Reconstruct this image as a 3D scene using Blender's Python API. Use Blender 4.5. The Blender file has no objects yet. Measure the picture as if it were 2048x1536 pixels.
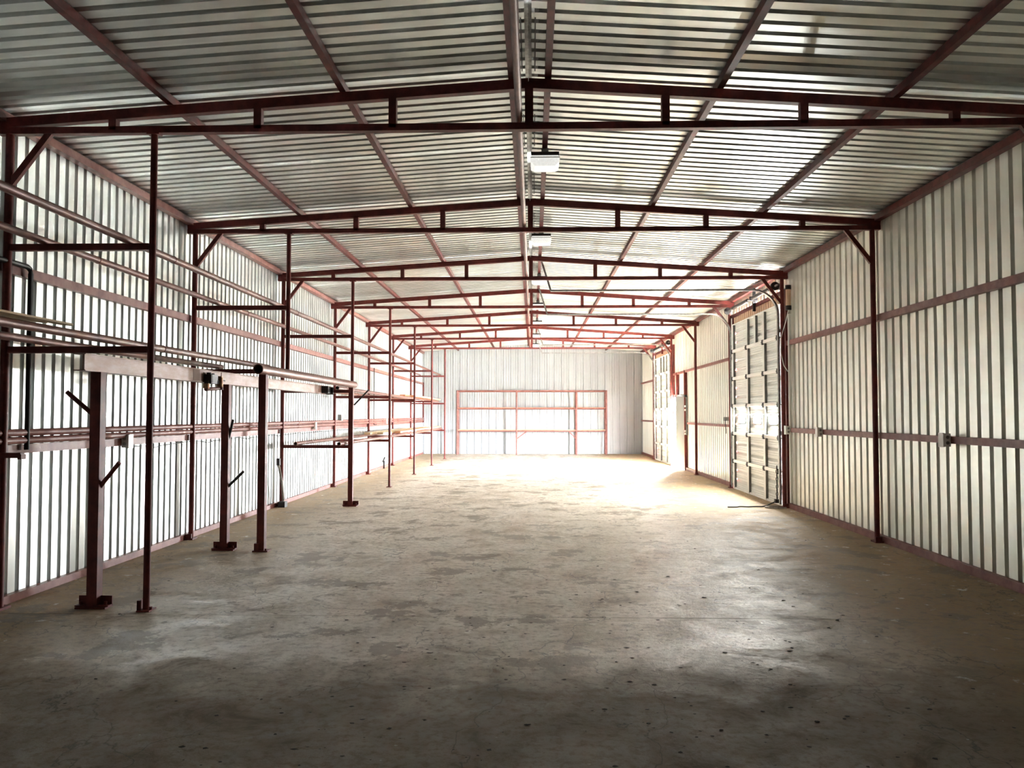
import bpy, math, random
from mathutils import Vector, Matrix
random.seed(7)
S = bpy.context.scene
COL = S.collection

# ------------------------------------------------------------------ camera
CAM_POS = Vector((0.0306, 0.0, 1.5103))
YAW, PIT, ROLL, FPX = 0.0262, 0.0382, 0.0002, 1579.86
cd = bpy.data.cameras.new('camera'); cam = bpy.data.objects.new('camera', cd); COL.objects.link(cam)
cy, sy, cp, sp = math.cos(YAW), math.sin(YAW), math.cos(PIT), math.sin(PIT)
Fv = Vector((-sy*cp, cy*cp, sp)); Rv = Vector((cy, sy, 0)); Uv = Rv.cross(Fv)
cr, sr = math.cos(ROLL), math.sin(ROLL)
R2 = Rv*cr + Uv*sr; U2 = Uv*cr - Rv*sr
m = Matrix((( R2.x, U2.x, -Fv.x, CAM_POS.x), (R2.y, U2.y, -Fv.y, CAM_POS.y), (R2.z, U2.z, -Fv.z, CAM_POS.z), (0, 0, 0, 1)))
cam.matrix_world = m
cd.sensor_width = 36; cd.lens = FPX/2048*36; cd.clip_start = .05; cd.clip_end = 500
S.camera = cam

# ------------------------------------------------------------------ world, light, exposure
SKY = 47.0
PANE = 34.0
PANE_FAR = 12.0
w = bpy.data.worlds.new('world'); S.world = w; w.use_nodes = True
bg = w.node_tree.nodes['Background']; bg.inputs[0].default_value = (.93, .965, 1, 1); bg.inputs[1].default_value = SKY
S.view_settings.view_transform = 'Standard'; S.view_settings.look = 'None'
S.view_settings.exposure = 4.4; S.view_settings.gamma = 1; S.view_settings.use_curve_mapping = False
S.cycles.max_bounces = 14; S.cycles.diffuse_bounces = 10; S.cycles.glossy_bounces = 10
S.cycles.caustics_reflective = True; S.cycles.sample_clamp_indirect = 8; S.cycles.use_denoising = True
def portal(name, loc, sx, sz):          # tells the renderer where the sky comes in
    l = bpy.data.lights.new(name, 'AREA'); l.shape = 'RECTANGLE'; l.size = sx; l.size_y = sz
    l.cycles.is_portal = True
    o = bpy.data.objects.new(name, l); COL.objects.link(o); o.location = loc
    o.rotation_euler = (math.radians(90), 0, math.radians(90))   # shines towards -x
    return o
portal('doorway_daylight', (4.26, 22.685, 1.0), 1.03, 2.0)

# ------------------------------------------------------------------ materials
def mat(name, col, rough=.5, metal=0.0, noise=None, bump=0.0, rand=0.0, emit=None, scale=6.0, stretch=(1, 1, 1), spec=.5):
    M = bpy.data.materials.new(name); M.use_nodes = True; nt = M.node_tree; N = nt.nodes; L = nt.links
    b = N['Principled BSDF']
    b.inputs['Roughness'].default_value = rough; b.inputs['Metallic'].default_value = metal
    b.inputs['Specular IOR Level'].default_value = spec
    b.inputs['Base Color'].default_value = (*col, 1)
    last = None
    if noise or bump:
        tc = N.new('ShaderNodeTexCoord'); mp = N.new('ShaderNodeMapping'); mp.inputs['Scale'].default_value = stretch
        geo = N.new('ShaderNodeNewGeometry'); L.new(geo.outputs['Position'], mp.inputs['Vector'])
        nz = N.new('ShaderNodeTexNoise'); nz.inputs['Scale'].default_value = scale; nz.inputs['Detail'].default_value = 6
        nz.inputs['Roughness'].default_value = .65
        L.new(mp.outputs[0], nz.inputs['Vector'])
    if noise:
        rp = N.new('ShaderNodeValToRGB'); rp.color_ramp.elements[0].position = .38; rp.color_ramp.elements[1].position = .66
        rp.color_ramp.elements[0].color = (*noise, 1); rp.color_ramp.elements[1].color = (*col, 1)
        L.new(nz.outputs['Fac'], rp.inputs[0]); last = rp.outputs[0]
    if rand:
        oi = N.new('ShaderNodeObjectInfo'); hs = N.new('ShaderNodeHueSaturation')
        mr = N.new('ShaderNodeMapRange'); mr.inputs['To Min'].default_value = 1-rand; mr.inputs['To Max'].default_value = 1+rand*.4
        L.new(oi.outputs['Random'], mr.inputs[0]); L.new(mr.outputs[0], hs.inputs['Value'])
        if last: L.new(last, hs.inputs['Color'])
        else: hs.inputs['Color'].default_value = (*col, 1)
        last = hs.outputs[0]
    if last: L.new(last, b.inputs['Base Color'])
    if bump:
        bp = N.new('ShaderNodeBump'); bp.inputs['Strength'].default_value = bump; bp.inputs['Distance'].default_value = .01
        L.new(nz.outputs['Fac'], bp.inputs['Height']); L.new(bp.outputs[0], b.inputs['Normal'])
    if emit:
        b.inputs['Emission Color'].default_value = (*emit[0], 1); b.inputs['Emission Strength'].default_value = emit[1]
    return M
M_wallL = mat('galvanised_wall', (.75, .79, .785), .37, .92, noise=(.65, .69, .685), rand=.10, scale=1.4, stretch=(1, 3, .35))
M_wallR = mat('cream_wall', (.90, .905, .82), .42, .6, noise=(.82, .825, .73), rand=.07, scale=1.3, stretch=(1, 3, .35))
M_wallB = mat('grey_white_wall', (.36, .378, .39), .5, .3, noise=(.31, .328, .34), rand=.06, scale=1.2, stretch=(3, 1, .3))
M_roof = mat('galvanised_roof', (.90, .93, .915), .36, .82, noise=(.69, .73, .71), rand=.22, scale=1.1, stretch=(.5, 2.2, 1))
M_red = mat('red_oxide_paint', (.18, .031, .025), .5, 0, noise=(.095, .018, .015), scale=9, bump=.08, rand=.1, spec=.25)
M_redlight = mat('faded_red_paint', (.29, .115, .095), .5, 0, noise=(.18, .055, .042), scale=7, bump=.08)
M_rust = mat('rusty_pipe', (.24, .09, .066), .42, .1, noise=(.12, .04, .028), scale=14, stretch=(1, .4, 1), bump=.12)
M_beam = mat('worn_beam_paint', (.38, .275, .24), .5, .1, noise=(.25, .145, .115), scale=7, stretch=(1, .6, 2), bump=.1)
M_black = mat('black_iron', (.014, .012, .012), .5, .2)
M_galv = mat('galvanised_track', (.36, .36, .34), .42, .7, noise=(.20, .20, .19), scale=20)
M_door = mat('white_door_skin', (.84, .865, .84), .45, .1, noise=(.78, .80, .775), scale=2.2, rand=.03)
M_stile = mat('grey_steel_stile', (.20, .205, .20), .5, .3, noise=(.12, .125, .12), scale=14)
M_white = mat('white_plastic', (.90, .90, .87), .4)
M_greybox = mat('grey_box_steel', (.30, .30, .29), .5, .4)
M_pane_far = mat('far_backlit_window_pane', (.9, .9, .86), .3, 0, emit=((1, .985, .93), PANE_FAR))
M_pane = mat('backlit_window_pane', (.9, .9, .86), .3, 0, emit=((1, .985, .93), PANE))
M_tan = mat('tan_board', (.78, .56, .39), .6, 0, noise=(.62, .40, .26), scale=12, stretch=(1, 8, .3))
M_wood = mat('pale_timber', (.66, .50, .29), .6, 0, noise=(.48, .34, .18), scale=26, stretch=(3, .12, 3), rand=.15)
M_orange = mat('orange_timber', (.62, .28, .14), .6, 0, noise=(.48, .19, .09), scale=14, stretch=(2, .2, 2), rand=.15)
M_ply = mat('weathered_board', (.42, .38, .34), .7, 0, noise=(.22, .19, .16), scale=16, stretch=(2, 2, .3))
M_brass = mat('rusty_brass', (.42, .27, .13), .45, .5, noise=(.22, .09, .05), scale=40)
M_lens = mat('prismatic_lens', (.86, .87, .84), .22, 0, noise=(.70, .71, .68), scale=60, bump=.25, emit=((1, 1, .95), .035))
M_grey = mat('pale_grey_door', (.13, .138, .138), .5, 0)
M_cable = mat('black_cable', (.02, .02, .02), .6)
M_leaf = mat('dry_leaf_debris', (.045, .035, .025), .8, 0, rand=.3)
M_pale_chip = mat('pale_chip', (.5, .47, .4), .7, 0)
M_ground = mat('pale_gravel', (.55, .52, .47), .9, 0, noise=(.45, .42, .37), scale=4)
M_near = mat('brown_end_wall', (.12, .09, .07), .7, 0, noise=(.08, .06, .05), scale=3)
M_tape = mat('brown_primer_patch', (.17, .085, .055), .55)

def floor_mat():
    M = bpy.data.materials.new('worn_concrete'); M.use_nodes = True; nt = M.node_tree; N = nt.nodes; L = nt.links
    b = N['Principled BSDF']
    geo = N.new('ShaderNodeNewGeometry')
    def noise(scale, detail=6, rough=.6, sx=(1, 1, 1), dist=0):
        mp = N.new('ShaderNodeMapping'); mp.inputs['Scale'].default_value = sx; L.new(geo.outputs['Position'], mp.inputs[0])
        n = N.new('ShaderNodeTexNoise'); n.inputs['Scale'].default_value = scale; n.inputs['Detail'].default_value = detail
        n.inputs['Roughness'].default_value = rough; n.inputs['Distortion'].default_value = dist
        L.new(mp.outputs[0], n.inputs['Vector']); return n.outputs['Fac']
    def ramp(f, a, c, ca=(0, 0, 0, 1), cb=(1, 1, 1, 1)):
        r = N.new('ShaderNodeValToRGB'); r.color_ramp.elements[0].position = a; r.color_ramp.elements[1].position = c
        r.color_ramp.elements[0].color = ca; r.color_ramp.elements[1].color = cb; L.new(f, r.inputs[0]); return r.outputs[0]
    def mix(f, a, c):
        mx = N.new('ShaderNodeMix'); mx.data_type = 'RGBA'
        L.new(f, mx.inputs[0])
        for v, i in ((a, 6), (c, 7)):
            if isinstance(v, tuple): mx.inputs[i].default_value = (*v, 1)
            else: L.new(v, mx.inputs[i])
        return mx.outputs[2]
    def math_(op, a, c=None):
        mm = N.new('ShaderNodeMath'); mm.operation = op; mm.use_clamp = op in ('MULTIPLY', 'ADD') 
        for v, i in ((a, 0), (c, 1)):
            if v is None: continue
            if isinstance(v, (int, float)): mm.inputs[i].default_value = v
            else: L.new(v, mm.inputs[i])
        return mm.outputs[0]
    big = noise(.55, 5, .6, dist=.6); mid = noise(2.3, 8, .68, dist=.9); fine = noise(17, 8, .7); grit = noise(90, 4, .7)
    sep = N.new('ShaderNodeSeparateXYZ'); L.new(geo.outputs['Position'], sep.inputs[0])
    sh = N.new('ShaderNodeMath'); sh.operation = 'ADD'; L.new(sep.outputs['X'], sh.inputs[0]); sh.inputs[1].default_value = .4
    axn = N.new('ShaderNodeMath'); axn.operation = 'ABSOLUTE'; L.new(sh.outputs[0], axn.inputs[0]); ax = axn.outputs[0]
    # dust swept towards the walls: concrete along the middle, brown dirt at the edges
    edge = N.new('ShaderNodeMapRange'); edge.inputs['From Min'].default_value = 1.9; edge.inputs['From Max'].default_value = 3.5
    L.new(ax, edge.inputs[0])
    wob = math_('ADD', edge.outputs[0], math_('MULTIPLY', math_('SUBTRACT', mid, .5), 1.1))
    c1 = mix(ramp(big, .35, .62), (.42, .345, .255), (.62, .555, .465))
    c2 = mix(ramp(mid, .40, .60), c1, (.74, .68, .59))
    c3 = mix(ramp(mid, .30, .40), (.20, .155, .11), c2)
    c4 = mix(ramp(wob, .18, .80), c3, (.38, .27, .155))
    c5 = mix(ramp(fine, .34, .52), (.28, .22, .16), c4)
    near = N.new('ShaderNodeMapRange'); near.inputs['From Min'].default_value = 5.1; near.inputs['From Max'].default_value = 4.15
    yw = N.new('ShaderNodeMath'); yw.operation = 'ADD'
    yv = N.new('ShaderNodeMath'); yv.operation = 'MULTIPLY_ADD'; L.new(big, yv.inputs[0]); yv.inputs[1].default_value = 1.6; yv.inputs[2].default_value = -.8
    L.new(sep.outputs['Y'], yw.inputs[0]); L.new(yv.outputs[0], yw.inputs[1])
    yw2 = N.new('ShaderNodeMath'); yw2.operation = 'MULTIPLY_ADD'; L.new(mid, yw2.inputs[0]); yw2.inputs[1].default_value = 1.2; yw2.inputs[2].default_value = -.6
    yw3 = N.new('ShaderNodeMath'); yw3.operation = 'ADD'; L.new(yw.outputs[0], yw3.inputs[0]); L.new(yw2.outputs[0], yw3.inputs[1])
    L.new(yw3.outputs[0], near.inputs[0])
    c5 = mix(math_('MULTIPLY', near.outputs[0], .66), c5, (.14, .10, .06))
    vor = N.new('ShaderNodeTexVoronoi'); vor.feature = 'DISTANCE_TO_EDGE'; vor.inputs['Scale'].default_value = .75
    mp = N.new('ShaderNodeMapping'); mp.inputs['Scale'].default_value = (1, .7, 1); L.new(geo.outputs['Position'], mp.inputs[0])
    add = N.new('ShaderNodeVectorMath'); add.operation = 'ADD'
    nzc = N.new('ShaderNodeTexNoise'); nzc.inputs['Scale'].default_value = 2.6; nzc.inputs['Detail'].default_value = 6
    L.new(mp.outputs[0], nzc.inputs['Vector']); L.new(mp.outputs[0], add.inputs[0]); L.new(nzc.outputs['Color'], add.inputs[1])
    L.new(add.outputs[0], vor.inputs['Vector'])
    crack = ramp(vor.outputs['Distance'], .0, .006)
    c6 = mix(crack, (.12, .10, .08), c5)
    L.new(c6, b.inputs['Base Color'])
    rr = N.new('ShaderNodeMapRange'); rr.inputs['From Min'].default_value = .3; rr.inputs['From Max'].default_value = .7
    rr.inputs['To Min'].default_value = .60; rr.inputs['To Max'].default_value = .26
    L.new(mid, rr.inputs[0])
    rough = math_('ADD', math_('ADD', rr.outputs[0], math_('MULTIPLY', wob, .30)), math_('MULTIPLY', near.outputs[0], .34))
    L.new(rough, b.inputs['Roughness'])
    chip = noise(5.5, 9, .72); scale_ = noise(1.6, 7, .7)
    c7 = mix(ramp(scale_, .555, .58), c6, (.25, .20, .14)); c8 = mix(ramp(chip, .60, .66), c7, (.80, .77, .70))
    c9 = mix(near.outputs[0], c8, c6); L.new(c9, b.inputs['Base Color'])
    hsum = math_('ADD', math_('MULTIPLY', chip, .55), math_('ADD', math_('MULTIPLY', fine, .22), math_('MULTIPLY', grit, .07)))
    bp = N.new('ShaderNodeBump'); bp.inputs['Strength'].default_value = .75; bp.inputs['Distance'].default_value = .03
    L.new(hsum, bp.inputs['Height']); L.new(bp.outputs[0], b.inputs['Normal'])
    return M
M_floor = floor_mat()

# ------------------------------------------------------------------ mesh helpers
class MB:
    def __init__(s): s.v = []; s.f = []; s.sm = []
    def add(s, vs, fs, smooth=False):
        o = len(s.v); s.v += [Vector(a) for a in vs]; s.f += [[i+o for i in f] for f in fs]; s.sm += [smooth]*len(fs); return s
    def box(s, x0, x1, y0, y1, z0, z1):
        vs = [(x0,y0,z0),(x1,y0,z0),(x1,y1,z0),(x0,y1,z0),(x0,y0,z1),(x1,y0,z1),(x1,y1,z1),(x0,y1,z1)]
        return s.add(vs, [(3,2,1,0),(4,5,6,7),(0,1,5,4),(1,2,6,5),(2,3,7,6),(3,0,4,7)])
    def bar(s, p, q, a, b, up=(0, 0, 1)):           # rectangular bar, a = width across, b = size along up
        p, q = Vector(p), Vector(q); d = (q-p).normalized(); up = Vector(up)
        if abs(d.dot(up)) > .98: up = Vector((0, 1, 0))
        r = d.cross(up).normalized()*(a/2); u = r.normalized().cross(d).normalized()*(b/2)
        vs = [p-r-u, p+r-u, p+r+u, p-r+u, q-r-u, q+r-u, q+r+u, q-r+u]
        return s.add(vs, [(0,1,2,3),(7,6,5,4),(4,5,1,0),(5,6,2,1),(6,7,3,2),(7,4,0,3)])
    def tube(s, p, q, r, n=12, r2=None, hollow=False):
        p, q = Vector(p), Vector(q); d = (q-p).normalized(); up = Vector((0, 0, 1)) if abs(d.z) < .9 else Vector((1, 0, 0))
        a = d.cross(up).normalized(); c = a.cross(d); r2 = r if r2 is None else r2
        ring = lambda o, rr: [o+(a*math.cos(2*math.pi*i/n)+c*math.sin(2*math.pi*i/n))*rr for i in range(n)]
        vs = ring(p, r)+ring(q, r2)
        s.add(vs, [(i, n+i, n+(i+1) % n, (i+1) % n) for i in range(n)], True)
        if hollow:
            w_ = .82; e = d*min(.25, (q-p).length*.3)
            for o, rr, sg in ((p, r, 1), (q, r2, -1)):
                vs = ring(o, rr)+ring(o, rr*w_)+ring(o+e*sg, rr*w_)
                s.add(vs, [(i, (i+1) % n, n+(i+1) % n, n+i) for i in range(n)])
                s.add(vs, [(n+i, n+(i+1) % n, 2*n+(i+1) % n, 2*n+i) for i in range(n)], True)
                s.add(vs[2*n:], [list(range(n))])
        else:
            s.add(vs[:n], [list(range(n))]); s.add(vs[n:], [list(range(n))[::-1]])
        return s
    def path(s, pts, r, n=8):
        pts = [Vector(p) for p in pts]; rings = []
        for i, p in enumerate(pts):
            d = (pts[min(i+1, len(pts)-1)]-pts[max(i-1, 0)]).normalized(); up = Vector((0, 0, 1)) if abs(d.z) < .9 else Vector((1, 0, 0))
            a = d.cross(up).normalized(); c = a.cross(d)
            rings.append([p+(a*math.cos(2*math.pi*k/n)+c*math.sin(2*math.pi*k/n))*r for k in range(n)])
        vs = sum(rings, []); fs = []
        for i in range(len(pts)-1):
            fs += [(i*n+k, (i+1)*n+k, (i+1)*n+(k+1) % n, i*n+(k+1) % n) for k in range(n)]
        s.add(vs, fs, True); s.add(rings[0], [list(range(n))]); s.add(rings[-1], [list(range(n))[::-1]]); return s
    def ribbon(s, pts, w_, h, side=(0, 1, 0)):      # rectangular section swept along pts, width along side
        pts = [Vector(p) for p in pts]; sd = Vector(side)*(w_/2); rings = []
        for i, p in enumerate(pts):
            d = (pts[min(i+1, len(pts)-1)]-pts[max(i-1, 0)]).normalized(); n = d.cross(Vector(side)).normalized()*(h/2)
            rings.append([p-sd-n, p+sd-n, p+sd+n, p-sd+n])
        vs = sum(rings, []); fs = []
        for i in range(len(pts)-1):
            fs += [(i*4+k, i*4+(k+1) % 4, i*4+4+(k+1) % 4, i*4+4+k) for k in range(4)]
        fs += [(3, 2, 1, 0), tuple(len(vs)-4+k for k in range(4))]
        return s.add(vs, fs)
    def mesh(s, name, material, origin=(0, 0, 0)):
        o = Vector(origin); me = bpy.data.meshes.new(name); me.from_pydata([tuple(v-o) for v in s.v], [], s.f)
        me.polygons.foreach_set('use_smooth', s.sm); me.materials.append(material); me.update()
        return me

def wloc(o):
    l = Vector((0, 0, 0))
    while o: l = l+o.location; o = o.parent
    return l
def link(name, me, loc=(0, 0, 0), parent=None):
    o = bpy.data.objects.new(name, me); COL.objects.link(o); o.location = loc
    if parent: o.parent = parent
    return o
def part(name, mb, material, parent, at=None):      # mb is in world coordinates
    base = wloc(parent); at = Vector(at) if at is not None else base
    return link(name, mb.mesh(name, material, at), at-base, parent)
def tag(o, label=None, cat=None, group=None, kind=None):
    for k, v in (('label', label), ('category', cat), ('group', group), ('kind', kind)):
        if v: o[k] = v
    return o
def thing(name, loc, label, cat, group=None): return tag(link(name, None, loc), label, cat, group)
def solid(name, mb, material, loc, label, cat, group=None):
    return tag(link(name, mb.mesh(name, material, loc), loc), label, cat, group)
def struct(name, loc=(0, 0, 0), mb=None, material=None):
    return tag(link(name, mb.mesh(name, material, loc) if mb else None, loc), kind='structure')

# ------------------------------------------------------------------ dimensions
BAY, D1 = 3.4377, 6.0676
Yf = lambda n: D1+(n-1)*BAY
WX = 4.20                    # inner face of the side walls
Y0, YB = Yf(-2), 30.12       # near end wall, back wall
SL = .066
zr = lambda x: 4.187-SL*abs(x)           # underside of the roof sheets
zc = lambda x: 4.120-SL*abs(x)           # top of the trusses' top chords

# ------------------------------------------------------------------ sheets
def prof(a, b, p, wo, wb, d, minor=None):
    pts = {}
    def dep(s):
        t = abs((s/p) % 1-.5)*p
        if t <= wb/2: return d
        if t >= wo/2: return 0
        return d*(wo/2-t)/(wo/2-wb/2)
    pts[a] = dep(a); pts[b] = dep(b)
    for k in range(math.floor(a/p)-1, math.ceil(b/p)+1):
        c = (k+.5)*p
        for s_, dd in ((c-wo/2, 0), (c-wb/2, d), (c+wb/2, d), (c+wo/2, 0)):
            if a+1e-4 < s_ < b-1e-4: pts[s_] = dd
        if minor:
            for off in minor[0]:
                for s_, dd in ((c+off-minor[1], 0), (c+off, minor[2]), (c+off+minor[1], 0)):
                    if a+1e-4 < s_ < b-1e-4: pts[s_] = dd
    return sorted(pts.items())
cache = {}
def wall_sheet(parent, side, y0, y1, z0, z1, p, material, jit=0):
    key = (side, round(y1-y0, 3), round((y0/p) % 1, 2), z0, z1)
    if key not in cache:
        pr = prof(y0, y1, p, p*.44, p*.25, .03); mb = MB(); n = len(pr); vs = []
        for s_, d in pr: vs += [(side*d, s_-y0, z0), (side*d, s_-y0, z1)]
        mb.add(vs, [((2*i, 2*i+2, 2*i+3, 2*i+1) if side > 0 else (2*i+1, 2*i+3, 2*i+2, 2*i)) for i in range(n-1)])
        cache[key] = mb.mesh('wall_panel', material)
    return link('wall_panel', cache[key], (side*jit, y0, 0), parent)
OVER = .02
# left wall
PL = BAY/24
wl = struct('wall_left', (-WX, 0, 0))
y = Y0; i = 0
while y < YB-.01:
    y1 = min(y+6*PL, YB)
    yy = y-D1
    key = ('L', round(y1-y, 3))
    # build with rib phase tied to the sheet itself
    if key not in cache:
        pr = prof(0, y1-y+OVER, PL, PL*.37, PL*.12, .034); mb = MB(); vs = []
        for s_, d in pr: vs += [(-d, s_, 0), (-d, s_, 3.97)]
        mb.add(vs, [(2*k+1, 2*k+3, 2*k+2, 2*k) for k in range(len(pr)-1)]); cache[key] = mb.mesh('wall_panel', M_wallL)
    link('wall_panel', cache[key], (-.0006*(i % 2), y, 0), wl)
    y = y1; i += 1
# right wall with its openings
PR_ = BAY/18
wr = struct('wall_right', (WX, 0, 0))
def right_sheet(y0, y1, z0, z1, i):
    key = ('R', round(y1-y0, 3), z0, z1)
    if key not in cache:
        pr = prof(0, y1-y0+OVER, PR_, PR_*.34, PR_*.10, .036); mb = MB(); vs = []
        for s_, d in pr: vs += [(d, s_, z0), (d, s_, z1)]
        mb.add(vs, [(2*k, 2*k+2, 2*k+3, 2*k+1) for k in range(len(pr)-1)]); cache[key] = mb.mesh('wall_panel', M_wallR)
    link('wall_panel', cache[key], (.0006*(i % 2), y0, 0), wr)
DOOR_LO, DOOR_HI = 21.48, 23.20
i = 0
for n in range(-2, 8):
    for k in range(3):
        a = Yf(n)+k*BAY/3; b = min(a+BAY/3, YB); i += 1
        if n in (3, 6): right_sheet(a, b, 3.56, 3.97, i)
        elif n == 5 and k == 1:
            right_sheet(a, DOOR_LO, 0, 3.97, i); right_sheet(DOOR_LO, b, 2.06, 3.97, i)
        elif n == 5 and k == 2: right_sheet(a, b, 2.06, 3.97, i)
        else: right_sheet(a, b, 0, 3.97, i)
# back wall
wb_ = struct('wall_back', (0, YB, 0))
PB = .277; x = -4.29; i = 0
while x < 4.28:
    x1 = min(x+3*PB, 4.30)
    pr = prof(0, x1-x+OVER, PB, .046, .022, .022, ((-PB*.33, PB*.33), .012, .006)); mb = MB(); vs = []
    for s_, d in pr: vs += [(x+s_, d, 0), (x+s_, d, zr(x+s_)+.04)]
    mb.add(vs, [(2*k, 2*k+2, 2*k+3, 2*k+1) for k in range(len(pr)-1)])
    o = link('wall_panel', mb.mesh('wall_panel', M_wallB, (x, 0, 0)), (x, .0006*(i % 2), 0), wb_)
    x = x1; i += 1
mb = MB().box(-4.3, 4.3, Y0-.05, Y0, 0, 4.3)
struct('wall_near', (0, Y0, 0), mb, M_near)
# roof sheets
ceil = struct('ceiling', (0, 0, 4.187))
for sd in (-1, 1):
    pr = prof(0, 6*PL+OVER, PL, PL*.38, PL*.12, .032); mb = MB(); vs = []
    for s_, d in pr: vs += [(sd*.025, s_, d-SL*.025), (sd*4.34, s_, d-SL*4.34)]
    mb.add(vs, [((2*k+1, 2*k+3, 2*k+2, 2*k) if sd > 0 else (2*k, 2*k+2, 2*k+3, 2*k+1)) for k in range(len(pr)-1)])
    me = mb.mesh('roof_panel', M_roof)
    for k in range(40):
        link('roof_panel', me, (0, Y0+k*6*PL, .0006*(k % 2)), ceil)
mb = MB()
for sd in (-1, 1):
    mb.add([(0, Y0, 4.235), (0, YB+.1, 4.235), (sd*.2, YB+.1, 4.216), (sd*.2, Y0, 4.216)], [(0, 1, 2, 3) if sd > 0 else (3, 2, 1, 0)])
part('ridge_cap', mb, M_galv, ceil)
yy = Y0
for k, (ln, gap) in enumerate([(6.3, .0), (2.55, .5), (1.3, .12), (1.6, .35), (2.2, .2), (1.5, .5), (2.6, .3), (3.1, .25), (2.4, .4), (3.3, .2), (6, 0)]):
    y1 = min(yy+ln, YB)
    if y1-yy > .05:
        mb = MB()
        for sd in (-1, 1): mb.box(min(sd*.045, sd*.075), max(sd*.045, sd*.075), yy, y1, 4.184, 4.232)
        part('ridge_closure', mb, M_black, ceil, at=(0, yy, 4.2))
    yy = y1+gap
# floor: slabs with joints, outside ground
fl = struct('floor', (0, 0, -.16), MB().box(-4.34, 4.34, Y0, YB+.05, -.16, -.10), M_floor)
joints = [Y0, Yf(-1)+.05, Yf(1)-.12, Yf(3)-.22, Yf(5), Yf(7), YB+.05]
for a, b in zip(joints[:-1], joints[1:]):
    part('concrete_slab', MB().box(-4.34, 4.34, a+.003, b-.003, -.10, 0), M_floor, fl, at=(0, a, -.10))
g = struct('ground', (40, 12, -.2), MB().box(4.36, 80, -40, 60, -.2, -.02), M_ground)
# base angles
struct('baseboard_left', (-WX, 0, 0), MB().bar((-4.172, Y0, .032), (-4.172, YB, .032), .05, .064), M_redlight)
k = 0
for a, b in ((Y0, Yf(3)-.05), (Yf(4)+.08, 21.44), (Yf(7)+.06, YB)):
    struct('baseboard_right', (WX, a, 0), MB().bar((4.172, a, .04), (4.172, b, .04), .05, .08), M_redlight)

# ------------------------------------------------------------------ portal frames
ORD = {1: 'nearest', 2: 'second', 3: 'third', 4: 'fourth', 5: 'fifth', 6: 'sixth', 7: 'farthest'}
def bent(n):
    yy = Yf(n)
    t = thing('steel_frame', (0, yy, 0), f'{ORD[n]} red steel truss frame from the camera, with wall posts and knee braces' if n > 1 else
              'nearest dark red steel truss frame spanning the whole ceiling above the camera', 'frame')
    for sd in (-1, 1):
        part('wall_post', MB().tube((sd*4.1, yy, .02), (sd*4.1, yy, 3.72), .031, 14), M_red, t, at=(sd*4.1, yy, 0))
        part('base_plate', MB().box(sd*4.1-.05, sd*4.1+.05, yy-.07, yy+.07, 0, .02).box(sd*4.1-.045, sd*4.1+.03, yy-.062, yy-.04, .02, .07), M_red, t, at=(sd*4.1, yy, 0))
        part('top_chord', MB().bar((0, yy, zc(0)-.04), (sd*4.19, yy, zc(4.19)-.04), .06, .078), M_red, t, at=(0, yy, 4.05))
        kb = MB().bar((sd*3.775, yy, 3.735), (sd*4.085, yy, 3.325), .05, .036, up=(0, 1, 0))
        part('knee_brace', kb, M_red, t, at=(sd*3.93, yy, 3.53))
        for xx in (1.06, 2.12, 3.27):
            part('web_post', MB().box(sd*xx-.03, sd*xx+.03, yy-.03, yy+.03, 3.74, zc(xx)-.06), M_red, t, at=(sd*xx, yy, 3.74))
    part('bottom_chord', MB().box(-4.19, 4.19, yy-.03, yy+.03, 3.716, 3.770), M_red, t, at=(0, yy, 3.72))
    part('king_post', MB().box(-.028, .036, yy-.032, yy+.032, 3.74, zc(0)-.03), M_red, t, at=(0, yy, 3.74))
    return t
frames = [bent(n) for n in range(1, 8)]
part('bracket_arm', MB().bar((-4.17, Yf(1)-.02, 1.19), (-3.93, Yf(1)-.02, 1.19), .05, .04).box(-3.95, -3.92, Yf(1)-.05, Yf(1)+.01, 1.16, 1.20), M_red, frames[0], at=(-4.1, Yf(1), 1.19))

# purlins and eave struts
def purlin(xx, label, w_=.05):
    z0, z1 = zc(xx)+.001, zr(xx)-.002
    solid('roof_purlin', MB().bar((xx, Y0+.02, (z0+z1)/2), (xx, YB-.02, (z0+z1)/2), w_, z1-z0), M_red, (xx, Y0+.02, z0), label, 'purlin')
purlin(-2.81, 'outer red purlin running the length of the left roof slope')
purlin(-1.45, 'inner red purlin running the length of the left roof slope')
purlin(1.48, 'inner red purlin running the length of the right roof slope')
purlin(2.82, 'outer red purlin running the length of the right roof slope')
purlin(-.135, 'red ridge purlin just left of the shiny ridge gap', .045)
purlin(.152, 'red ridge purlin carrying the square ceiling lamps', .05)
for sd, nm in ((-1, 'left'), (1, 'right')):
    solid('eave_strut', MB().bar((sd*4.155, Y0, 3.858), (sd*4.155, YB-.02, 3.858), .08, .074), M_redlight if sd < 0 else M_red, (sd*4.15, Y0, 3.82),
          f'red eave strut along the top of the {nm} corrugated wall', 'strut')
# rusty pipe lying on the bottom chords under the ridge, with faded patches
solid('ridge_pipe', MB().tube((-.075, Y0+.1, 3.797), (-.068, Yf(7)+.5, 3.797), .026, 12), M_rust, (-.07, Y0+.1, 3.797),
      'long rusty pipe lying on the truss bottom chords beside the king posts', 'pipe')

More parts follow.
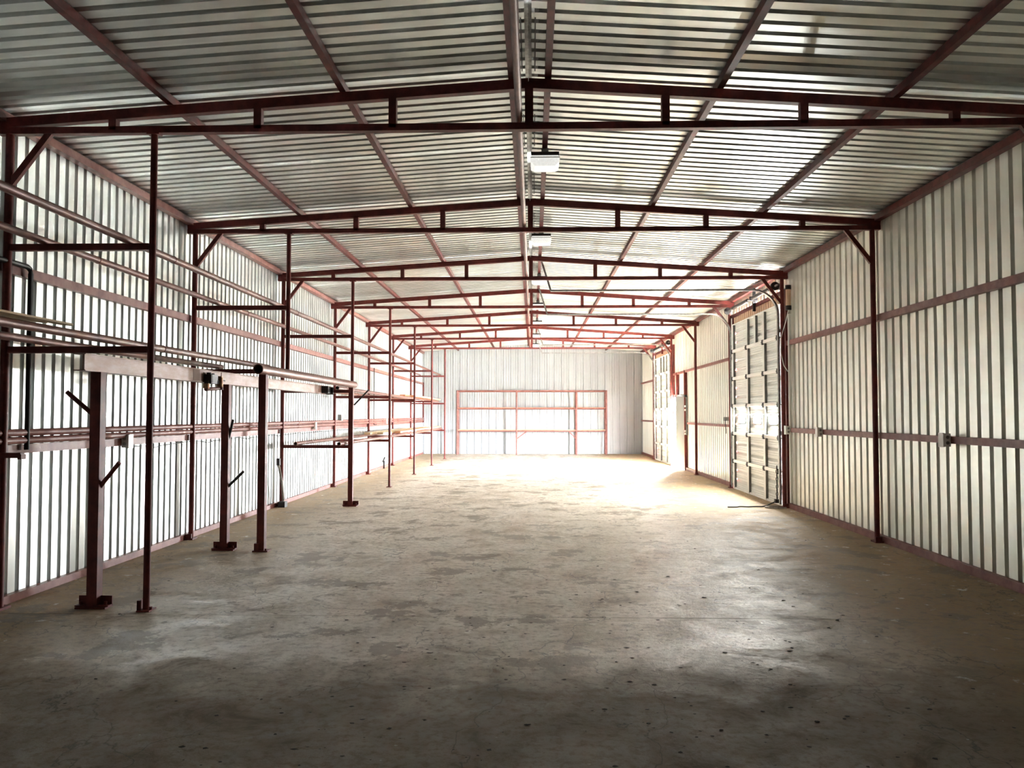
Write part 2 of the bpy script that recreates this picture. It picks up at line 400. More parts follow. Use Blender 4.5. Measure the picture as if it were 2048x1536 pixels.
# girts
def girt(sd, y0, y1, z0, z1, label, m_=None):
    solid('wall_girt', MB().bar((sd*4.168, y0, (z0+z1)/2), (sd*4.168, y1, (z0+z1)/2), .058, z1-z0), m_ or M_redlight, (sd*4.168, y0, z0), label, 'girt')
girt(-1, Y0+.02, YB-.02, 2.635, 2.715, 'upper red girt along the left corrugated wall')
girt(-1, Y0+.02, YB-.02, 1.19, 1.262, 'lower red girt under the conduits on the left wall')
girt(1, Y0+.02, Yf(3)-.06, 2.625, 2.70, 'upper red girt on the right wall nearer than the big roll-up door')
girt(1, Y0+.02, Yf(3)-.06, 1.222, 1.292, 'lower red girt with outlets on the right wall nearer than the big roll-up door')
girt(1, Yf(4)+.08, Yf(6)-.06, 2.64, 2.70, 'upper red girt on the right wall beyond the big roll-up door')
girt(1, Yf(4)+.08, 21.2, 1.24, 1.295, 'lower red girt on the right wall between roll-up door and bright doorway')
girt(1, Yf(7)+.08, YB-.02, 2.64, 2.70, 'upper short red girt at the far right corner')
girt(1, Yf(7)+.08, YB-.02, 1.24, 1.295, 'lower short red girt at the far right corner')
# conduits on the left wall
for z, lab in ((1.297, 'lower of the two red painted conduits along the left wall'), (1.360, 'upper of the two red painted conduits along the left wall')):
    t = thing('conduit', (-4.115, 5.2, z), lab, 'conduit')
    part('pipe', MB().tube((-4.115, 5.2, z), (-4.115, 29.9, z), .030, 10), M_redlight, t)
    for n in range(1, 7):
        yc = Yf(n)+.9+.5*((n*7) % 3)
        part('coupling', MB().tube((-4.115, yc, z), (-4.115, yc+.06, z), .0335, 10), M_redlight, t, at=(-4.115, yc, z))
solid('corner_riser', MB().bar((-4.13, 29.95, 1.2), (-4.13, 29.95, 2.72), .05, .05), M_red, (-4.13, 29.95, 1.2), 'short red upright closing the girts in the far left corner', 'upright')
solid('black_riser', MB().path([(-4.1, 3.4, 2.715), (-4.1, 6.2, 2.715), (-4.1, 6.31, 2.715), (-4.1, 6.345, 2.70), (-4.1, 6.36, 2.66), (-4.1, 6.36, 1.22)], .021, 10), M_black, (-4.1, 6.36, 1.22),
      'black pipe with an elbow dropping down the left wall beside the nearest post', 'pipe')
solid('black_conduit', MB().tube((-4.125, 6.137, 1.2), (-4.125, 6.137, 3.70), .017, 10), M_black, (-4.125, 6.137, 1.2),
      'straight black conduit tight against the nearest left wall post', 'conduit')
solid('black_conduit', MB().path([(-4.12, 20.57, 2.72), (-4.12, 20.57, 1.26), (-4.12, 20.60, 1.235), (-4.12, 20.95, 1.235)], .011, 8), M_black, (-4.12, 20.57, 1.24),
      'thin black conduit dropping between girts far along the left wall', 'conduit')
pts = []
for k in range(61):
    yy = 8.0+k*.2
    pts.append((-4.12, yy, 1.185-.022*abs(math.sin(k*.42))-(.02 if k % 7 == 3 else 0)))
solid('loose_cable', MB().path(pts, .006, 6), M_cable, (-4.12, 8, 1.18), 'thin black cable sagging below the lower left wall girt', 'cable')

# outlets
def outlet(x, y, z, sd, label, two=True):
    t = thing('outlet_box', (x, y, z), label, 'outlet')
    part('box', MB().box(min(x, x-sd*.055), max(x, x-sd*.055), y-.05, y+.03, z-.055, z+.055), M_greybox, t)
    fx = x-sd*.055
    cv = MB().box(min(fx, fx-sd*.02), max(fx, fx-sd*.02), y-.045, y+.035, z-.07, z+.07)
    c = part('cover_plate', cv, M_white, t)
    # the cover also wraps the near end of the box, so it is the white face turned to the camera
    part('end_plate', MB().box(min(x-sd*.002, fx-sd*.02), max(x-sd*.002, fx-sd*.02), y-.062, y-.05, z-.065, z+.065), M_white, t)
    for dz in (-.028, .028):
        part('socket', MB().tube((x-sd*.032, y-.062, z+dz), (x-sd*.032, y-.066, z+dz), .017, 12), M_greybox, t, at=(x-sd*.032, y-.064, z+dz))
    return t
outlet(-4.139, 7.98, 1.235, -1, 'white double outlet on the left wall girt beside the nearest posts')
outlet(-4.139, 14.88, 1.29, -1, 'small white outlet on the left wall girt above the lower rack pipes')
outlet(-4.139, 22.18, 1.31, -1, 'small white outlet far along the left wall girt')
outlet(4.139, 7.95, 1.257, 1, 'white double outlet on the right wall girt nearest the camera')
outlet(4.139, 11.38, 1.257, 1, 'white outlet on the right wall girt midway to the roll-up door')
outlet(4.139, 12.78, 1.257, 1, 'white outlet on the right wall girt against the roll-up door post')
t = thing('switch_box', (-4.09, 16.72, 1.376), 'pale box standing on the left wall conduits beyond the fourth post', 'box')
part('box', MB().box(-4.13, -4.06, 16.78, 16.92, 1.377, 1.50), M_greybox, t); part('lid', MB().box(-4.058, -4.048, 16.79, 16.91, 1.38, 1.49), M_white, t)
t = thing('wall_switch', (4.14, 16.95, 1.33), 'small grey door switch on the right wall beyond the big roll-up door', 'switch')
part('box', MB().box(4.10, 4.19, 16.9, 16.99, 1.37, 1.45), M_greybox, t); part('pull_cord', MB().path([(4.12, 16.9, 1.39), (4.11, 16.86, 1.3), (4.12, 16.84, 1.18), (4.12, 16.85, 1.1)], .008, 6), M_cable, t)

# ------------------------------------------------------------------ pipe rack along the left wall
RX = -2.945
def clips(mb, x, y, s=.04, h=.08, wide=.1):
    mb.box(x-wide, x+wide, y-.06, y+.06, 0, .014)
    for sd in (-1, 1):
        x0, x1 = sorted((x+sd*s, x+sd*(s+.09)))
        mb.box(x0, x1, y+.02, y+.03, .014, h); mb.box(x0, x1, y-.04, y+.03, .014, .024)
        mb.tube((x+sd*(s+.055), y-.01, .024), (x+sd*(s+.055), y-.01, .05), .012, 6)
    return mb
ARMS = {1: (2.818, 2.012), 2: (2.805, 2.03), 3: (2.795, 1.886, .978), 4: (2.79, 1.866, .962), 5: (2.79, 1.862, .955), 6: (2.785, 1.885, .955), 7: (2.795, 1.868, .965)}
HP_Y0, HP_Y1, HP_Z = 8.49, 13.12, 2.0
rackgroup = 'pipe rack uprights along the left wall'
for n in range(1, 8):
    yy = Yf(n)
    lab = {1: 'nearest round rack upright standing left of the camera with two level arms', 2: 'second rack upright, cut short and standing on the thick horizontal pipe',
           3: 'third rack upright, rising from the far end of the thick horizontal pipe'}.get(n, f'{ORD[n].split(" ")[0]} slender rack upright along the left wall with three arms')
    zb = {2: HP_Z+.056, 3: HP_Z+.056}.get(n, 0)
    t = thing('rack_upright', (RX, yy, zb), lab, 'upright', rackgroup)
    part('post', MB().tube((RX, yy, zb+(.012 if n not in (2, 3) else 0)), (RX, yy, 3.716), .026, 14), M_red, t)
    part('top_plate', MB().box(RX-.05, RX+.05, yy-.03, yy+.03, 3.706, 3.716), M_red, t)
    if n not in (2, 3):
        bm = MB().box(RX-.05, RX+.05, yy-.06, yy+.06, 0, .012)
        if n == 1:
            bm.box(RX-.05, RX-.038, yy-.05, yy+.05, .012, .085).box(RX-.05, RX-.02, yy-.05, yy-.038, .012, .085).tube((RX+.045, yy-.02, .012), (RX+.045, yy-.02, .035), .012, 6)
        part('base_plate', bm, M_red, t)
    for z in ARMS[n]:
        x1 = RX if not (n in (3,) and z < 1.95) else RX
        part('arm', MB().bar((-4.07, yy, z), (x1-.02, yy, z), .05, .052), M_red, t, at=(RX, yy, z))
# rails lying on the arms
def rail(x0, y0, z0, x1, y1, z1, label, r=.03, joints=True):
    t = thing('rack_pipe', (x0, y0, z0), label, 'pipe')
    part('pipe', MB().tube((x0, y0, z0), (x1, y1, z1), r, 14, hollow=True), M_rust, t)
    if joints:
        for n in range(1, 8):
            yc = Yf(n)+.55+.2*(n % 3)
            if y0+.2 < yc < y1-.2:
                f = (yc-y0)/(y1-y0); xx = x0+(x1-x0)*f; zz = z0+(z1-z0)*f
                part('weld_ring', MB().tube((xx, yc, zz), (xx, yc+.012, zz), r+.003, 14), M_red, t, at=(xx, yc, zz))
    return t
rail(-3.13, 2.2, 2.872, -3.14, Yf(7)+.25, 2.852, 'long rusty pipe on the top rack arms, the one farther from the wall')
rail(-3.80, 2.2, 2.872, -3.82, Yf(7)+.25, 2.852, 'long rusty pipe on the top rack arms, the one nearer the wall')
rail(-3.20, 2.2, 2.068, -3.22, 9.62, 2.088, 'near rusty pipe on the middle rack arms under the pale slats, farther from the wall')
rail(-3.80, 2.2, 2.068, -3.80, 9.62, 2.088, 'near rusty pipe on the middle rack arms under the pale slats, closer to the wall')
rail(-3.185, Yf(3)-.03, 1.943, -3.19, Yf(7)+.2, 1.930, 'far pipe on the middle rack arms starting at the third upright, farther from the wall')
rail(-3.80, Yf(3)-.03, 1.943, -3.80, Yf(7)+.2, 1.930, 'far pipe on the middle rack arms starting at the third upright, closer to the wall')
rail(-3.06, 12.55, 1.036, -3.08, Yf(7)+.2, 1.020, 'lowest rack pipe with an open dark end, farther from the wall')
rail(-3.78, 12.62, 1.036, -3.78, Yf(7)+.2, 1.020, 'lowest rack pipe with an open dark end, closer to the wall')

# thick header pipe on two posts
t = thing('header_pipe_stand', (RX, 8.71, 0), 'thick horizontal rusty pipe carried on two square posts with clip bases', 'stand')
part('header_pipe', MB().tube((RX-.005, HP_Y0, HP_Z), (RX-.005, HP_Y1, HP_Z), .056, 20, hollow=True), M_rust, t, at=(RX, HP_Y0, HP_Z))
for yy, s_ in ((8.71, .041), (12.97, .037)):
    part('post', MB().box(RX-.02-s_, RX-.02+s_, yy-s_, yy+s_, .014, HP_Z-.05), M_red, t, at=(RX, yy, 0))
    bm = MB()
    if yy < 10:
        bm.box(RX-.1, RX+.07, yy-.07, yy+.07, 0, .014).box(RX-.085, RX-.062, yy-.05, yy+.05, .014, .09).box(RX-.085, RX-.03, yy-.055, yy-.042, .014, .09).tube((RX+.045, yy-.05, .014), (RX+.045, yy-.05, .035), .013, 6)
    else: clips(bm, RX-.02, yy, .038, .085, .11)
    part('base_plate', bm, M_red, t, at=(RX, yy, 0))
part('peg', MB().tube((RX+.03, 12.96, 1.66), (RX+.275, 12.96, 1.915), .013, 8), M_black, t, at=(RX, 12.96, 1.66))
# beam stand
BX = -3.40
t = thing('beam_stand', (BX, 6.15, 0), 'long worn steel beam on two square posts with slanted pegs beside the left wall', 'stand')
bm = MB().box(BX-.004, BX+.012, 5.93, 13.36, 1.846, 1.972).box(BX-.075, BX+.02, 5.93, 13.36, 1.968, 1.976).box(BX-.075, BX+.02, 5.93, 13.36, 1.842, 1.850)
bb = part('beam', bm, M_beam, t, at=(BX, 5.93, 1.85))
for a, b in ((7.86, 8.02), (12.50, 12.64)):
    part('primer_patch', MB().box(BX+.012, BX+.014, a, b, 1.852, 1.966), M_tape, bb, at=(BX, a, 1.85))
part('splice_seam', MB().box(BX+.012, BX+.016, 8.575, 8.582, 1.852, 1.966), M_red, bb, at=(BX, 8.575, 1.85))
for yy in (6.15, 8.765):
    part('post', MB().box(BX-.040, BX+.042, yy-.041, yy+.041, .014, 1.842), M_red, t, at=(BX, yy, 0))
    part('base_plate', clips(MB(), BX, yy, .042, .088, .12), M_red, t, at=(BX, yy, 0))
for p, q, r in (((BX-.03, 6.15, 1.50), (BX-.24, 6.13, 1.685), .018), ((BX+.03, 6.15, .94), (BX+.19, 6.13, 1.13), .018),
                ((BX+.02, 8.765, 1.20), (BX+.085, 8.75, 1.45), .016), ((BX+.03, 8.765, .70), (BX+.215, 8.74, .875), .016)):
    part('peg', MB().tube(p, q, r, 8), M_red if p[1] < 8 else M_black, t, at=p)
# clamps on the beam
t = thing('pipe_clamp', (BX+.04, 8.2, 1.86), 'rusty brass and black pipe clamp bolted on the face of the worn beam', 'clamp')
part('body', MB().box(BX+.013, BX+.09, 8.12, 8.30, 1.83, 1.925).tube((BX+.05, 8.16, 1.92), (BX+.05, 8.16, 1.945), .025, 10).tube((BX+.05, 8.25, 1.92), (BX+.05, 8.25, 1.94), .022, 10), M_black, t)
part('roller', MB().tube((BX+.085, 8.36, 1.795), (BX+.085, 8.36, 1.90), .034, 14).tube((BX+.085, 8.36, 1.90), (BX+.085, 8.36, 1.915), .026, 14), M_brass, t)
part('roller', MB().tube((BX+.075, 8.03, 1.775), (BX+.075, 8.03, 1.825), .032, 14), M_brass, t)
part('bottom_bar', MB().tube((BX+.075, 8.02, 1.765), (BX+.085, 8.37, 1.785), .02, 10).tube((BX+.085, 8.36, 1.77), (BX+.085, 8.36, 1.80), .036, 14), M_red, t)
part('pin', MB().tube((BX+.085, 8.36, 1.88), (BX+.10, 8.46, 1.87), .006, 6), M_black, t)
part('hanger', MB().box(BX+.03, BX+.07, 8.10, 8.13, 1.78, 1.86).box(BX+.05, BX+.09, 8.28, 8.33, 1.83, 1.87), M_black, t)
t = thing('pipe_clamp', (BX+.05, 12.75, 1.90), 'black block clamp at the far end of the worn beam', 'clamp')
part('body', MB().box(BX+.013, BX+.12, 12.70, 12.86, 1.85, 1.965), M_black, t)
part('jaw', MB().add([(BX+.02, 12.86, 1.85), (BX+.16, 12.86, 1.85), (BX+.16, 12.86, 1.95), (BX+.02, 12.86, 1.95), (BX+.05, 12.90, 1.83), (BX+.16, 12.90, 1.83), (BX+.16, 12.90, 1.95), (BX+.05, 12.90, 1.95)],
     [(3,2,1,0),(4,5,6,7),(0,1,5,4),(1,2,6,5),(2,3,7,6),(3,0,4,7)]), M_black, t)
# timber on the racks
xs = [-3.80, -3.70, -3.60, -3.49, -3.38, -3.27, -3.17]
for k, x0 in enumerate(xs):
    yend = [5.05, 5.18, 5.22, 5.10, 5.26, 5.20, 5.33][k]; dz = .004*(k % 2)
    lab = ['leftmost', 'second', 'third', 'fourth', 'fifth', 'sixth', 'rightmost'][k]
    mb = MB(); pts = []
    x1 = x0+.09; tp = .02+.006*(k % 3)
    mb.add([(x0, 2.6, 2.112+dz), (x1, 2.6, 2.112+dz), (x1-.01, yend-tp*3, 2.112+dz), (x0+.045, yend, 2.114+dz), (x0+.01, yend-tp*5, 2.112+dz),
            (x0, 2.6, 2.125+dz), (x1, 2.6, 2.125+dz), (x1-.01, yend-tp*3, 2.125+dz), (x0+.045, yend, 2.121+dz), (x0+.01, yend-tp*5, 2.125+dz)],
           [(4,3,2,1,0),(5,6,7,8,9),(0,1,6,5),(1,2,7,6),(2,3,8,7),(3,4,9,8),(4,0,5,9)])
    solid('wood_slat', mb, M_wood, (x0, 2.6, 2.112), f'{lab} pale split wood slat counted from the wall on the near rack pipes', 'slat', 'pale slats on the near rack')
def plank(x0, y0, y1, z, w_, h, m_, label, sk=0):
    mb = MB().bar((x0, y0, z), (x0+sk, y1, z), w_, h); solid('timber_plank', mb, m_, (x0, y0, z-h/2), label, 'plank', 'timber planks on the far rack')
plank(-3.20, 21.2, 26.9, 2.001, .14, .045, M_orange, 'orange plank on the far middle rack pipes, outermost', .02)
plank(-3.38, 20.6, 26.5, 2.001, .14, .045, M_orange, 'orange plank on the far middle rack pipes, second from outside')
plank(-3.56, 22.0, 26.8, 2.001, .14, .045, M_orange, 'orange plank on the far middle rack pipes, third from outside')
plank(-3.76, 21.5, 26.6, 2.001, .14, .045, M_orange, 'orange plank on the far middle rack pipes, closest to the wall')
plank(-3.12, 18.4, 26.7, 1.091, .12, .045, M_orange, 'reddish plank on the far lowest rack pipes, outermost', -.02)
plank(-3.30, 17.2, 24.5, 1.091, .13, .04, M_wood, 'pale plank on the far lowest rack pipes, second from outside', -.05)
plank(-3.52, 16.9, 25.6, 1.091, .13, .04, M_wood, 'pale plank on the far lowest rack pipes, third from outside', .04)
plank(-3.74, 17.8, 23.0, 1.091, .13, .04, M_ply, 'grey weathered plank on the far lowest rack pipes closest to the wall')
# board leaning at the third post
t = thing('leaning_strut', (-4.02, 12.66, 0), 'rusty bent strut with a dark cap leaning at the third left wall post', 'strut')
part('strut', MB().path([(-4.04, 12.86, .10), (-4.04, 12.80, .35), (-4.045, 12.68, .58), (-4.05, 12.62, .70)], .02, 8), M_ply, t)
part('cap', MB().bar((-4.05, 12.62, .69), (-4.05, 12.61, .80), .05, .05), M_black, t)
part('foot', MB().box(-4.09, -3.98, 12.74, 12.88, 0, .09), M_black, t)
solid('floor_bracket', MB().bar((-4.1, 21.9, 0), (-4.1, 21.9, .22), .04, .03).bar((-4.1, 21.75, .2), (-4.1, 22.0, .3), .03, .03), M_black, (-4.1, 21.9, 0),
      'small dark bracket on the base of the left wall opposite the doorway', 'bracket')

# ------------------------------------------------------------------ sectional roll-up doors
def rollup(idx, y0, y1, detail):
    """door in the right wall between y0 (near) and y1 (far)"""
    D = struct(f'door_{idx}', (4.2, y0, 0))
    X = 4.165                                        # inner face of the skin
    H, NS = 3.34, 6; h = H/NS; W = y1-y0
    st = [y0+.05, y0+W*.29+.0, y0+W*.64, y1-.05]
    zs = []
    for s_ in range(NS):
        z0 = s_*h; mb = MB()
        pr = [(0, 0)]
        # three ribs per section, two fine lines on each
        for k in range(3):
            a = k*h/3
            pr += [(a+.002, .042), (a+.028, .042), (a+.031, 0)]
            for q in (.35, .56, .78):
                c = a+h/3*q
                pr += [(c-.005, 0), (c, .008), (c+.005, 0)]
        pr += [(h-.004, 0), (h, .01)]
        vs = []
        for zz, d in pr: vs += [(X+d, y0, z0+zz), (X+d, y1, z0+zz)]
        mb.add(vs, [(2*k+1, 2*k, 2*k+2, 2*k+3) for k in range(len(pr)-1)])
        mb.box(X+.044, X+.054, y0, y1, z0, z0+h)
        sec = part('door_section', mb, M_door, D, at=(X, y0, z0))
        # stiles
        ss = st+([(st[1]+st[2])/2] if s_ == NS-1 else [])
        for yy in ss:
            part('stile', MB().box(X-.042, X+.002, yy-.055, yy+.055, z0+.012, z0+h-.012), M_stile, sec, at=(X, yy, z0))
            part('stile_face', MB().box(X-.045, X-.042, yy-.055, yy+.055, z0+.012, z0+h-.012), M_door, sec, at=(X, yy, z0))
        # seam strut with hinges
        if s_ > 0:
            for a, b in zip(st[:-1], st[1:]):
                part('seam_rail', MB().box(X-.058, X, a+.07, b-.03, z0-.02, z0+.035), M_white, sec, at=(X, a, z0))
            for yy in st:
                part('hinge', MB().box(X-.066, X-.04, yy-.03, yy+.045, z0-.04, z0+.045).tube((X-.06, yy-.03, z0), (X-.06, yy+.05, z0), .014, 8), M_black if detail else M_stile, sec, at=(X, yy, z0))
        if s_ == 2:
            for a, b in zip(st[:-1], st[1:]):
                c = (a+b)/2; hw = min(.25, (b-a)/2-.1); z = z0+.30
                fr = MB()
                n = 20; out = []; inn = []
                for k in range(n):
                    th = 2*math.pi*(k+.5)/n; sx = math.copysign(abs(math.cos(th))**.45, math.cos(th)); sz = math.copysign(abs(math.sin(th))**.45, math.sin(th))
                    out.append((hw+.03)*sx); inn.append(sx)
                vs = []
                for k in range(n):
                    th = 2*math.pi*(k+.5)/n; sx = math.copysign(abs(math.cos(th))**.45, math.cos(th)); sz = math.copysign(abs(math.sin(th))**.45, math.sin(th))
                    vs += [(X-.012, c+(hw+.03)*sx, z+(.075+.025)*sz), (X-.012, c+hw*sx, z+.075*sz), (X-.004, c+hw*sx, z+.075*sz), (X+.001, c+(hw+.03)*sx, z+(.10)*sz)]
                fs = []
                for k in range(n):
                    j = (k+1) % n
                    fs += [(4*k, 4*k+1, 4*j+1, 4*j), (4*k+1, 4*k+2, 4*j+2, 4*j+1), (4*k+3, 4*k, 4*j, 4*j+3)]
                fr.add(vs, fs)
                part('window_frame', fr, M_greybox, sec, at=(X, c, z))
                pn = MB().add([(X-.006, c+hw*math.copysign(abs(math.cos(2*math.pi*(k+.5)/n))**.45, math.cos(2*math.pi*(k+.5)/n)),
                                z+.075*math.copysign(abs(math.sin(2*math.pi*(k+.5)/n))**.45, math.sin(2*math.pi*(k+.5)/n))) for k in range(n)], [list(range(n))])
                part('window_pane', pn, M_pane if detail else M_pane_far, sec, at=(X, c, z))
    part('bottom_seal', MB().box(X-.035, X+.02, y0, y1, .0, .035), M_white, D)
    # header, infill, jambs
    part('header', MB().box(4.13, 4.20, y0-.1, y1+.1, 3.49, 3.55), M_red, D)
    part('infill_panel', MB().box(4.175, 4.195, y0-.1, y1+.1, 3.34, 3.49), M_tan, D)
    for k in range(22):
        yy = y0+(k+.5)*W/22
        part('infill_batten', MB().box(4.165, 4.176, yy-.05, yy+.05, 3.36, 3.488), M_tan, D, at=(4.17, yy, 3.36))
    part('top_angle', MB().box(4.12, 4.165, y0, y1, 3.325, 3.345), M_door, D)
    for a, b in ((y0-.262, y0-.02), (y1+.02, y1+.09)):
        part('jamb', MB().box(4.15, 4.23, a, b, 0, 3.56), M_red, D, at=(4.18, a, 0))
    # tracks: vertical run, curve, horizontal run
    for yy, sg in ((y0-.035, 1), (y1+.035, -1)):
        zt, r = 3.575, .42
        pts = [(4.10, yy, .03), (4.10, yy, 3.10)]
        for k in range(0, 11):
            th = math.pi/2*k/10
            pts.append((4.10-r+r*math.cos(th), yy, 3.155+r*math.sin(th)))
        pts += [(2.5, yy, zt), (.33, yy, zt)]
        part('track', MB().ribbon(pts, .055, .028), M_galv, D, at=(4.1, yy, 0))
        for zz in (.3, 1.2, 2.1, 2.9):
            part('track_bracket', MB().box(4.10, 4.155, yy-.02, yy+.02, zz-.03, zz+.03), M_galv, D, at=(4.12, yy, zz))
        part('track_hanger', MB().bar((.165, yy, 4.125), (.335, yy, 3.575), .03, .012, up=(0, 1, 0)).bar((.165, yy+.018, 4.125), (.335, yy+.018, 3.575), .008, .03, up=(0, 1, 0)), M_galv, D, at=(.33, yy, 3.6))
    # torsion shaft, springs, drums
    part('torsion_shaft', MB().tube((4.05, y0-.2, 3.635), (4.05, y1+.1, 3.635), .016, 10), M_galv, D)
    for a, b in ((y0+.25, y0+1.3), (y1-1.5, y1-.4)):
        part('torsion_spring', MB().tube((4.05, a, 3.635), (4.05, b, 3.635), .034, 12), M_black, D, at=(4.05, a, 3.635))
    for yy in (y0-.04, y1+.03):
        part('cable_drum', MB().tube((4.05, yy-.03, 3.635), (4.05, yy+.03, 3.635), .07, 18), M_black, D, at=(4.05, yy, 3.635))
        part('end_bracket', MB().box(4.02, 4.16, yy+.035, yy+.042, 3.58, 3.69), M_galv, D, at=(4.1, yy, 3.635))
    ym = y0+W*.44
    part('center_bracket', MB().box(4.02, 4.16, ym-.03, ym+.03, 3.59, 3.67).bar((4.10, ym, 3.40), (4.10, ym, 3.83), .05, .04), M_black if detail else M_red, D, at=(4.1, ym, 3.6))
    return D
d1 = rollup(1, 13.20, 16.30, True)
d2 = rollup(2, 23.52, 26.58, False)
# conduit riser and can beside the big roll-up door
t = thing('conduit_riser', (4.12, 12.74, .1), 'pale vertical conduit with a tan can beside the big roll-up door post', 'conduit')
part('pipe', MB().tube((4.145, 12.74, .10), (4.145, 12.74, 3.12), .024, 10), M_white, t)
part('can', MB().tube((4.13, 12.72, 3.24), (4.13, 12.72, 3.52), .04, 14), M_tan, t)
part('band', MB().tube((4.13, 12.72, 3.18), (4.13, 12.72, 3.25), .046, 14).tube((4.13, 12.72, 3.51), (4.13, 12.72, 3.58), .046, 14), M_black, t)
part('wire', MB().path([(4.13, 12.72, 3.18), (4.11, 12.80, 3.0), (4.06, 12.90, 2.75), (4.06, 12.91, 2.5), (4.09, 12.86, 2.3), (4.13, 12.8, 2.2)], .007, 6), M_white, t)
# chain and rope at the foot of the door
t = thing('door_chain', (4.08, 13.30, 0), 'black chain hanging at the door edge and trailing along the floor', 'chain')
for k in range(9):
    z = .62-k*.062
    part('chain_link', MB().path([(4.09+(.012 if k % 2 else 0)*math.cos(a_), 13.30+.014*math.cos(a_)*(0 if k % 2 else 1), z+.036*math.sin(a_)) for a_ in [2*math.pi*j/10 for j in range(11)]], .008, 6), M_black, t)
part('hook', MB().box(4.05, 4.11, 13.26, 13.34, .04, .10), M_black, t)
part('rope_tail', MB().path([(4.07, 13.30, .06), (3.98, 13.32, .02), (3.86, 13.12, .012), (3.75, 13.0, .012), (3.66, 13.02, .012), (3.52, 12.96, .012), (3.40, 13.02, .012), (3.33, 12.93, .012), (3.18, 12.92, .012)], .011, 6), M_black, t)
part('rope_loop', MB().path([(3.95+.17*math.cos(a_), 12.90+.12*math.sin(a_), .014) for a_ in [2*math.pi*j/20 for j in range(19)]], .013, 6), M_ply, t)

# ------------------------------------------------------------------ walk door (bright opening)
D3 = struct('door_3', (4.2, 22.1, 0))
part('jamb', MB().box(4.12, 4.20, 21.44, 21.50, 0, 2.70), M_red, D3)
part('jamb', MB().box(4.12, 4.20, 22.60, 22.65, 2.02, 2.70), M_red, D3)
part('header', MB().box(4.14, 4.22, 21.48, 23.20, 2.0, 2.06), M_grey, D3)
part('door_leaf', MB().bar((4.17, 21.515, 1.01), (4.055, 22.27, 1.01), .04, 1.98), M_grey, D3, at=(4.19, 21.5, 0))
part('side_jamb', MB().box(4.15, 4.24, 23.19, 23.225, 0, 2.06), M_white, D3)
part('threshold', MB().box(4.15, 4.28, 22.17, 23.19, 0, .015), M_galv, D3)
part('door_closer', MB().box(4.09, 4.16, 21.26, 21.42, 1.97, 2.03), M_black, D3)
for z in (1.70, 1.60, 1.03, .96):
    part('hinge', MB().box(4.12, 4.16, 21.36, 21.43, z, z+.05), M_white, D3)
part('latch_rail', MB().box(4.14, 4.185, 21.30, 21.335, .95, 2.0), M_stile, D3)

# ------------------------------------------------------------------ rack on the back wall
t = thing('shelf_rack', (0, 29.7, 0), 'red welded pipe shelf rack with three levels against the back wall', 'rack')
RY0, RY1 = 29.46, 30.02
UX = (-2.79, -.57, 1.66, 2.77)
for xx in UX:
    for yy in (RY0, RY1):
        if xx == -.57 and yy == RY1: continue
        part('upright', MB().tube((xx, yy, 0), (xx, yy, 2.40), .03, 12), M_redlight, t, at=(xx, yy, 0))
for z in (2.375, 1.715, .885):
    for a, b in zip(UX[:-1], UX[1:]):
        for yy in (RY0, RY1):
            part('rail', MB().tube((a, yy, z), (b, yy, z), .028, 10), M_redlight, t, at=(a, yy, z))
    for xx in UX:
        part('cross_rail', MB().tube((xx, RY0, z), (xx, RY1, z), .024, 10), M_redlight, t, at=(xx, RY0, z))
for p, q in (((-.56, RY0, .60), (-.21, RY0, .86)), ((1.64, RY0, .60), (1.38, RY0, .86))):
    part('brace', MB().bar(p, q, .04, .04, up=(0, 1, 0)), M_redlight, t, at=p)
pl = {1.755: M_orange, .925: M_wood}
for z, m_ in pl.items():
    for a, b in zip(UX[:-1], UX[1:]):
        for yy in (29.58, 29.76, 29.92):
            part('shelf_plank', MB().box(a+.03, b-.03, yy-.08, yy+.07, z-.012, z+.008), m_, t, at=(a, yy, z))

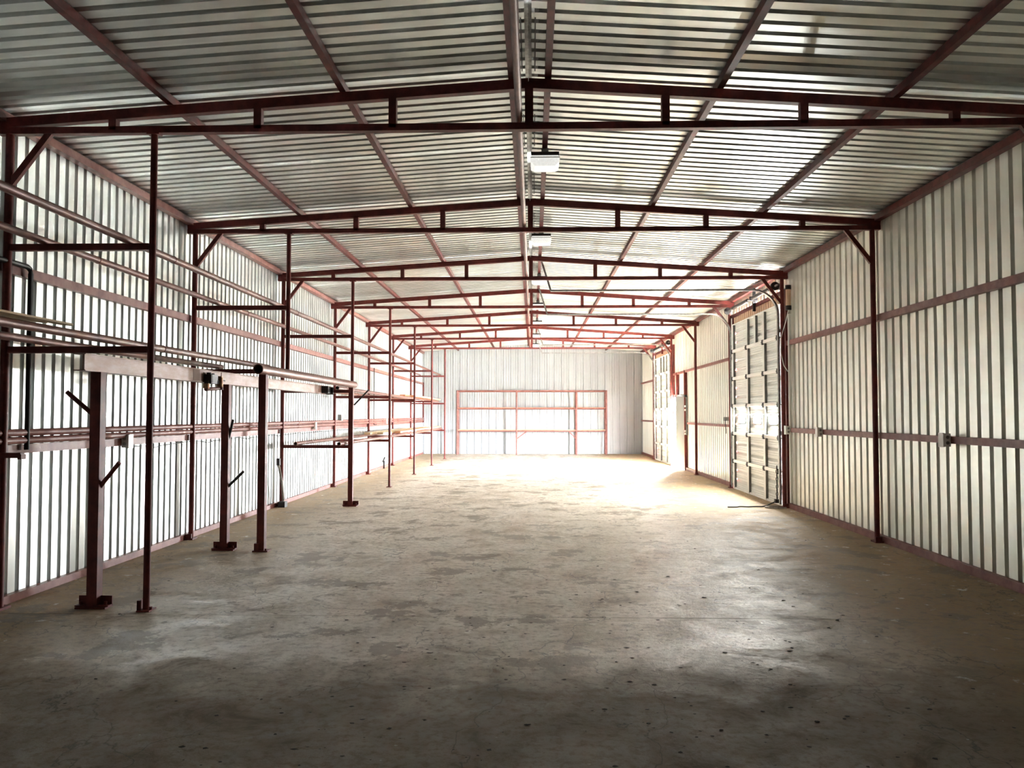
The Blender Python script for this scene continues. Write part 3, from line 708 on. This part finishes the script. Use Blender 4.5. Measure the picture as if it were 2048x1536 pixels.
# ------------------------------------------------------------------ ceiling lamps
lab = ['nearest', 'second', 'third', 'fourth', 'fifth', 'sixth', 'seventh']
for k in range(7):
    yy = 7.70+k*BAY-(0 if k else .02); xx = .152
    t = thing('ceiling_lamp', (xx, yy, 4.07), f'{lab[k]} square ceiling lamp with ribbed clear lens hanging under the right ridge purlin', 'lamp', 'ceiling lamps along the ridge')
    part('mount_box', MB().box(xx-.035, xx+.035, yy-.05, yy+.05, 4.045, 4.108), M_greybox, t)
    part('housing', MB().box(xx-.135, xx+.135, yy-.135, yy+.135, 4.012, 4.045), M_black, t)
    mb = MB(); r0, r1 = .14, .128
    lv = [(4.012, .128), (3.985, .14), (3.945, .136), (3.918, .10)]
    vs = []
    for z, r in lv: vs += [(xx-r, yy-r, z), (xx+r, yy-r, z), (xx+r, yy+r, z), (xx-r, yy+r, z)]
    fs = []
    for q in range(3):
        fs += [(q*4+j, q*4+4+j, q*4+4+(j+1) % 4, q*4+(j+1) % 4) for j in range(4)]
    fs.append((15, 14, 13, 12)); mb.add(vs, fs)
    ln = part('lens', mb, M_lens, t)
    part('lens_rim', MB().box(xx-.143, xx+.143, yy-.143, yy+.143, 3.985, 3.993), M_white, ln)

# ------------------------------------------------------------------ litter on the floor
mb = MB(); rnd = random.Random(3)
def flake(x, y, s):
    a = rnd.random()*6.28; n = 6; h = s*(.12+.18*rnd.random())
    vs = [(x+math.cos(a+k*1.047)*s*(.5+.7*rnd.random())*(1.6 if k % 3 == 0 else 1), y+math.sin(a+k*1.047)*s*(.5+.5*rnd.random()), .001) for k in range(n)]
    tp = [(vx*.75+x*.25, vy*.75+y*.25, h*(.6+.6*rnd.random())) for vx, vy, _ in vs]
    mb.add(vs+tp, [tuple(range(n))[::-1], tuple(n+k for k in range(n))]+[(k, (k+1) % n, n+(k+1) % n, n+k) for k in range(n)])
for k in range(620):
    x = rnd.gauss(.5, 1.6); y = 3.1+abs(rnd.gauss(0, 2.9))
    if abs(x) < 3.8: flake(x, y, .005+.011*rnd.random()**2)
o = link('dry_leaf_litter', mb.mesh('dry_leaf_litter', M_leaf), (0, 0, 0)); tag(o, 'dark crumbs of dry leaf scattered over the concrete floor', 'litter', kind='stuff')
mb = MB()
for k in range(60):
    x = rnd.gauss(.4, 1.6); y = 2.4+abs(rnd.gauss(0, 3.2))
    if abs(x) < 3.8: flake(x, y, .004+.005*rnd.random())
o = link('pale_grit', mb.mesh('pale_grit', M_pale_chip), (0, 0, 0)); tag(o, 'pale grit chips scattered over the concrete floor', 'litter', kind='stuff')
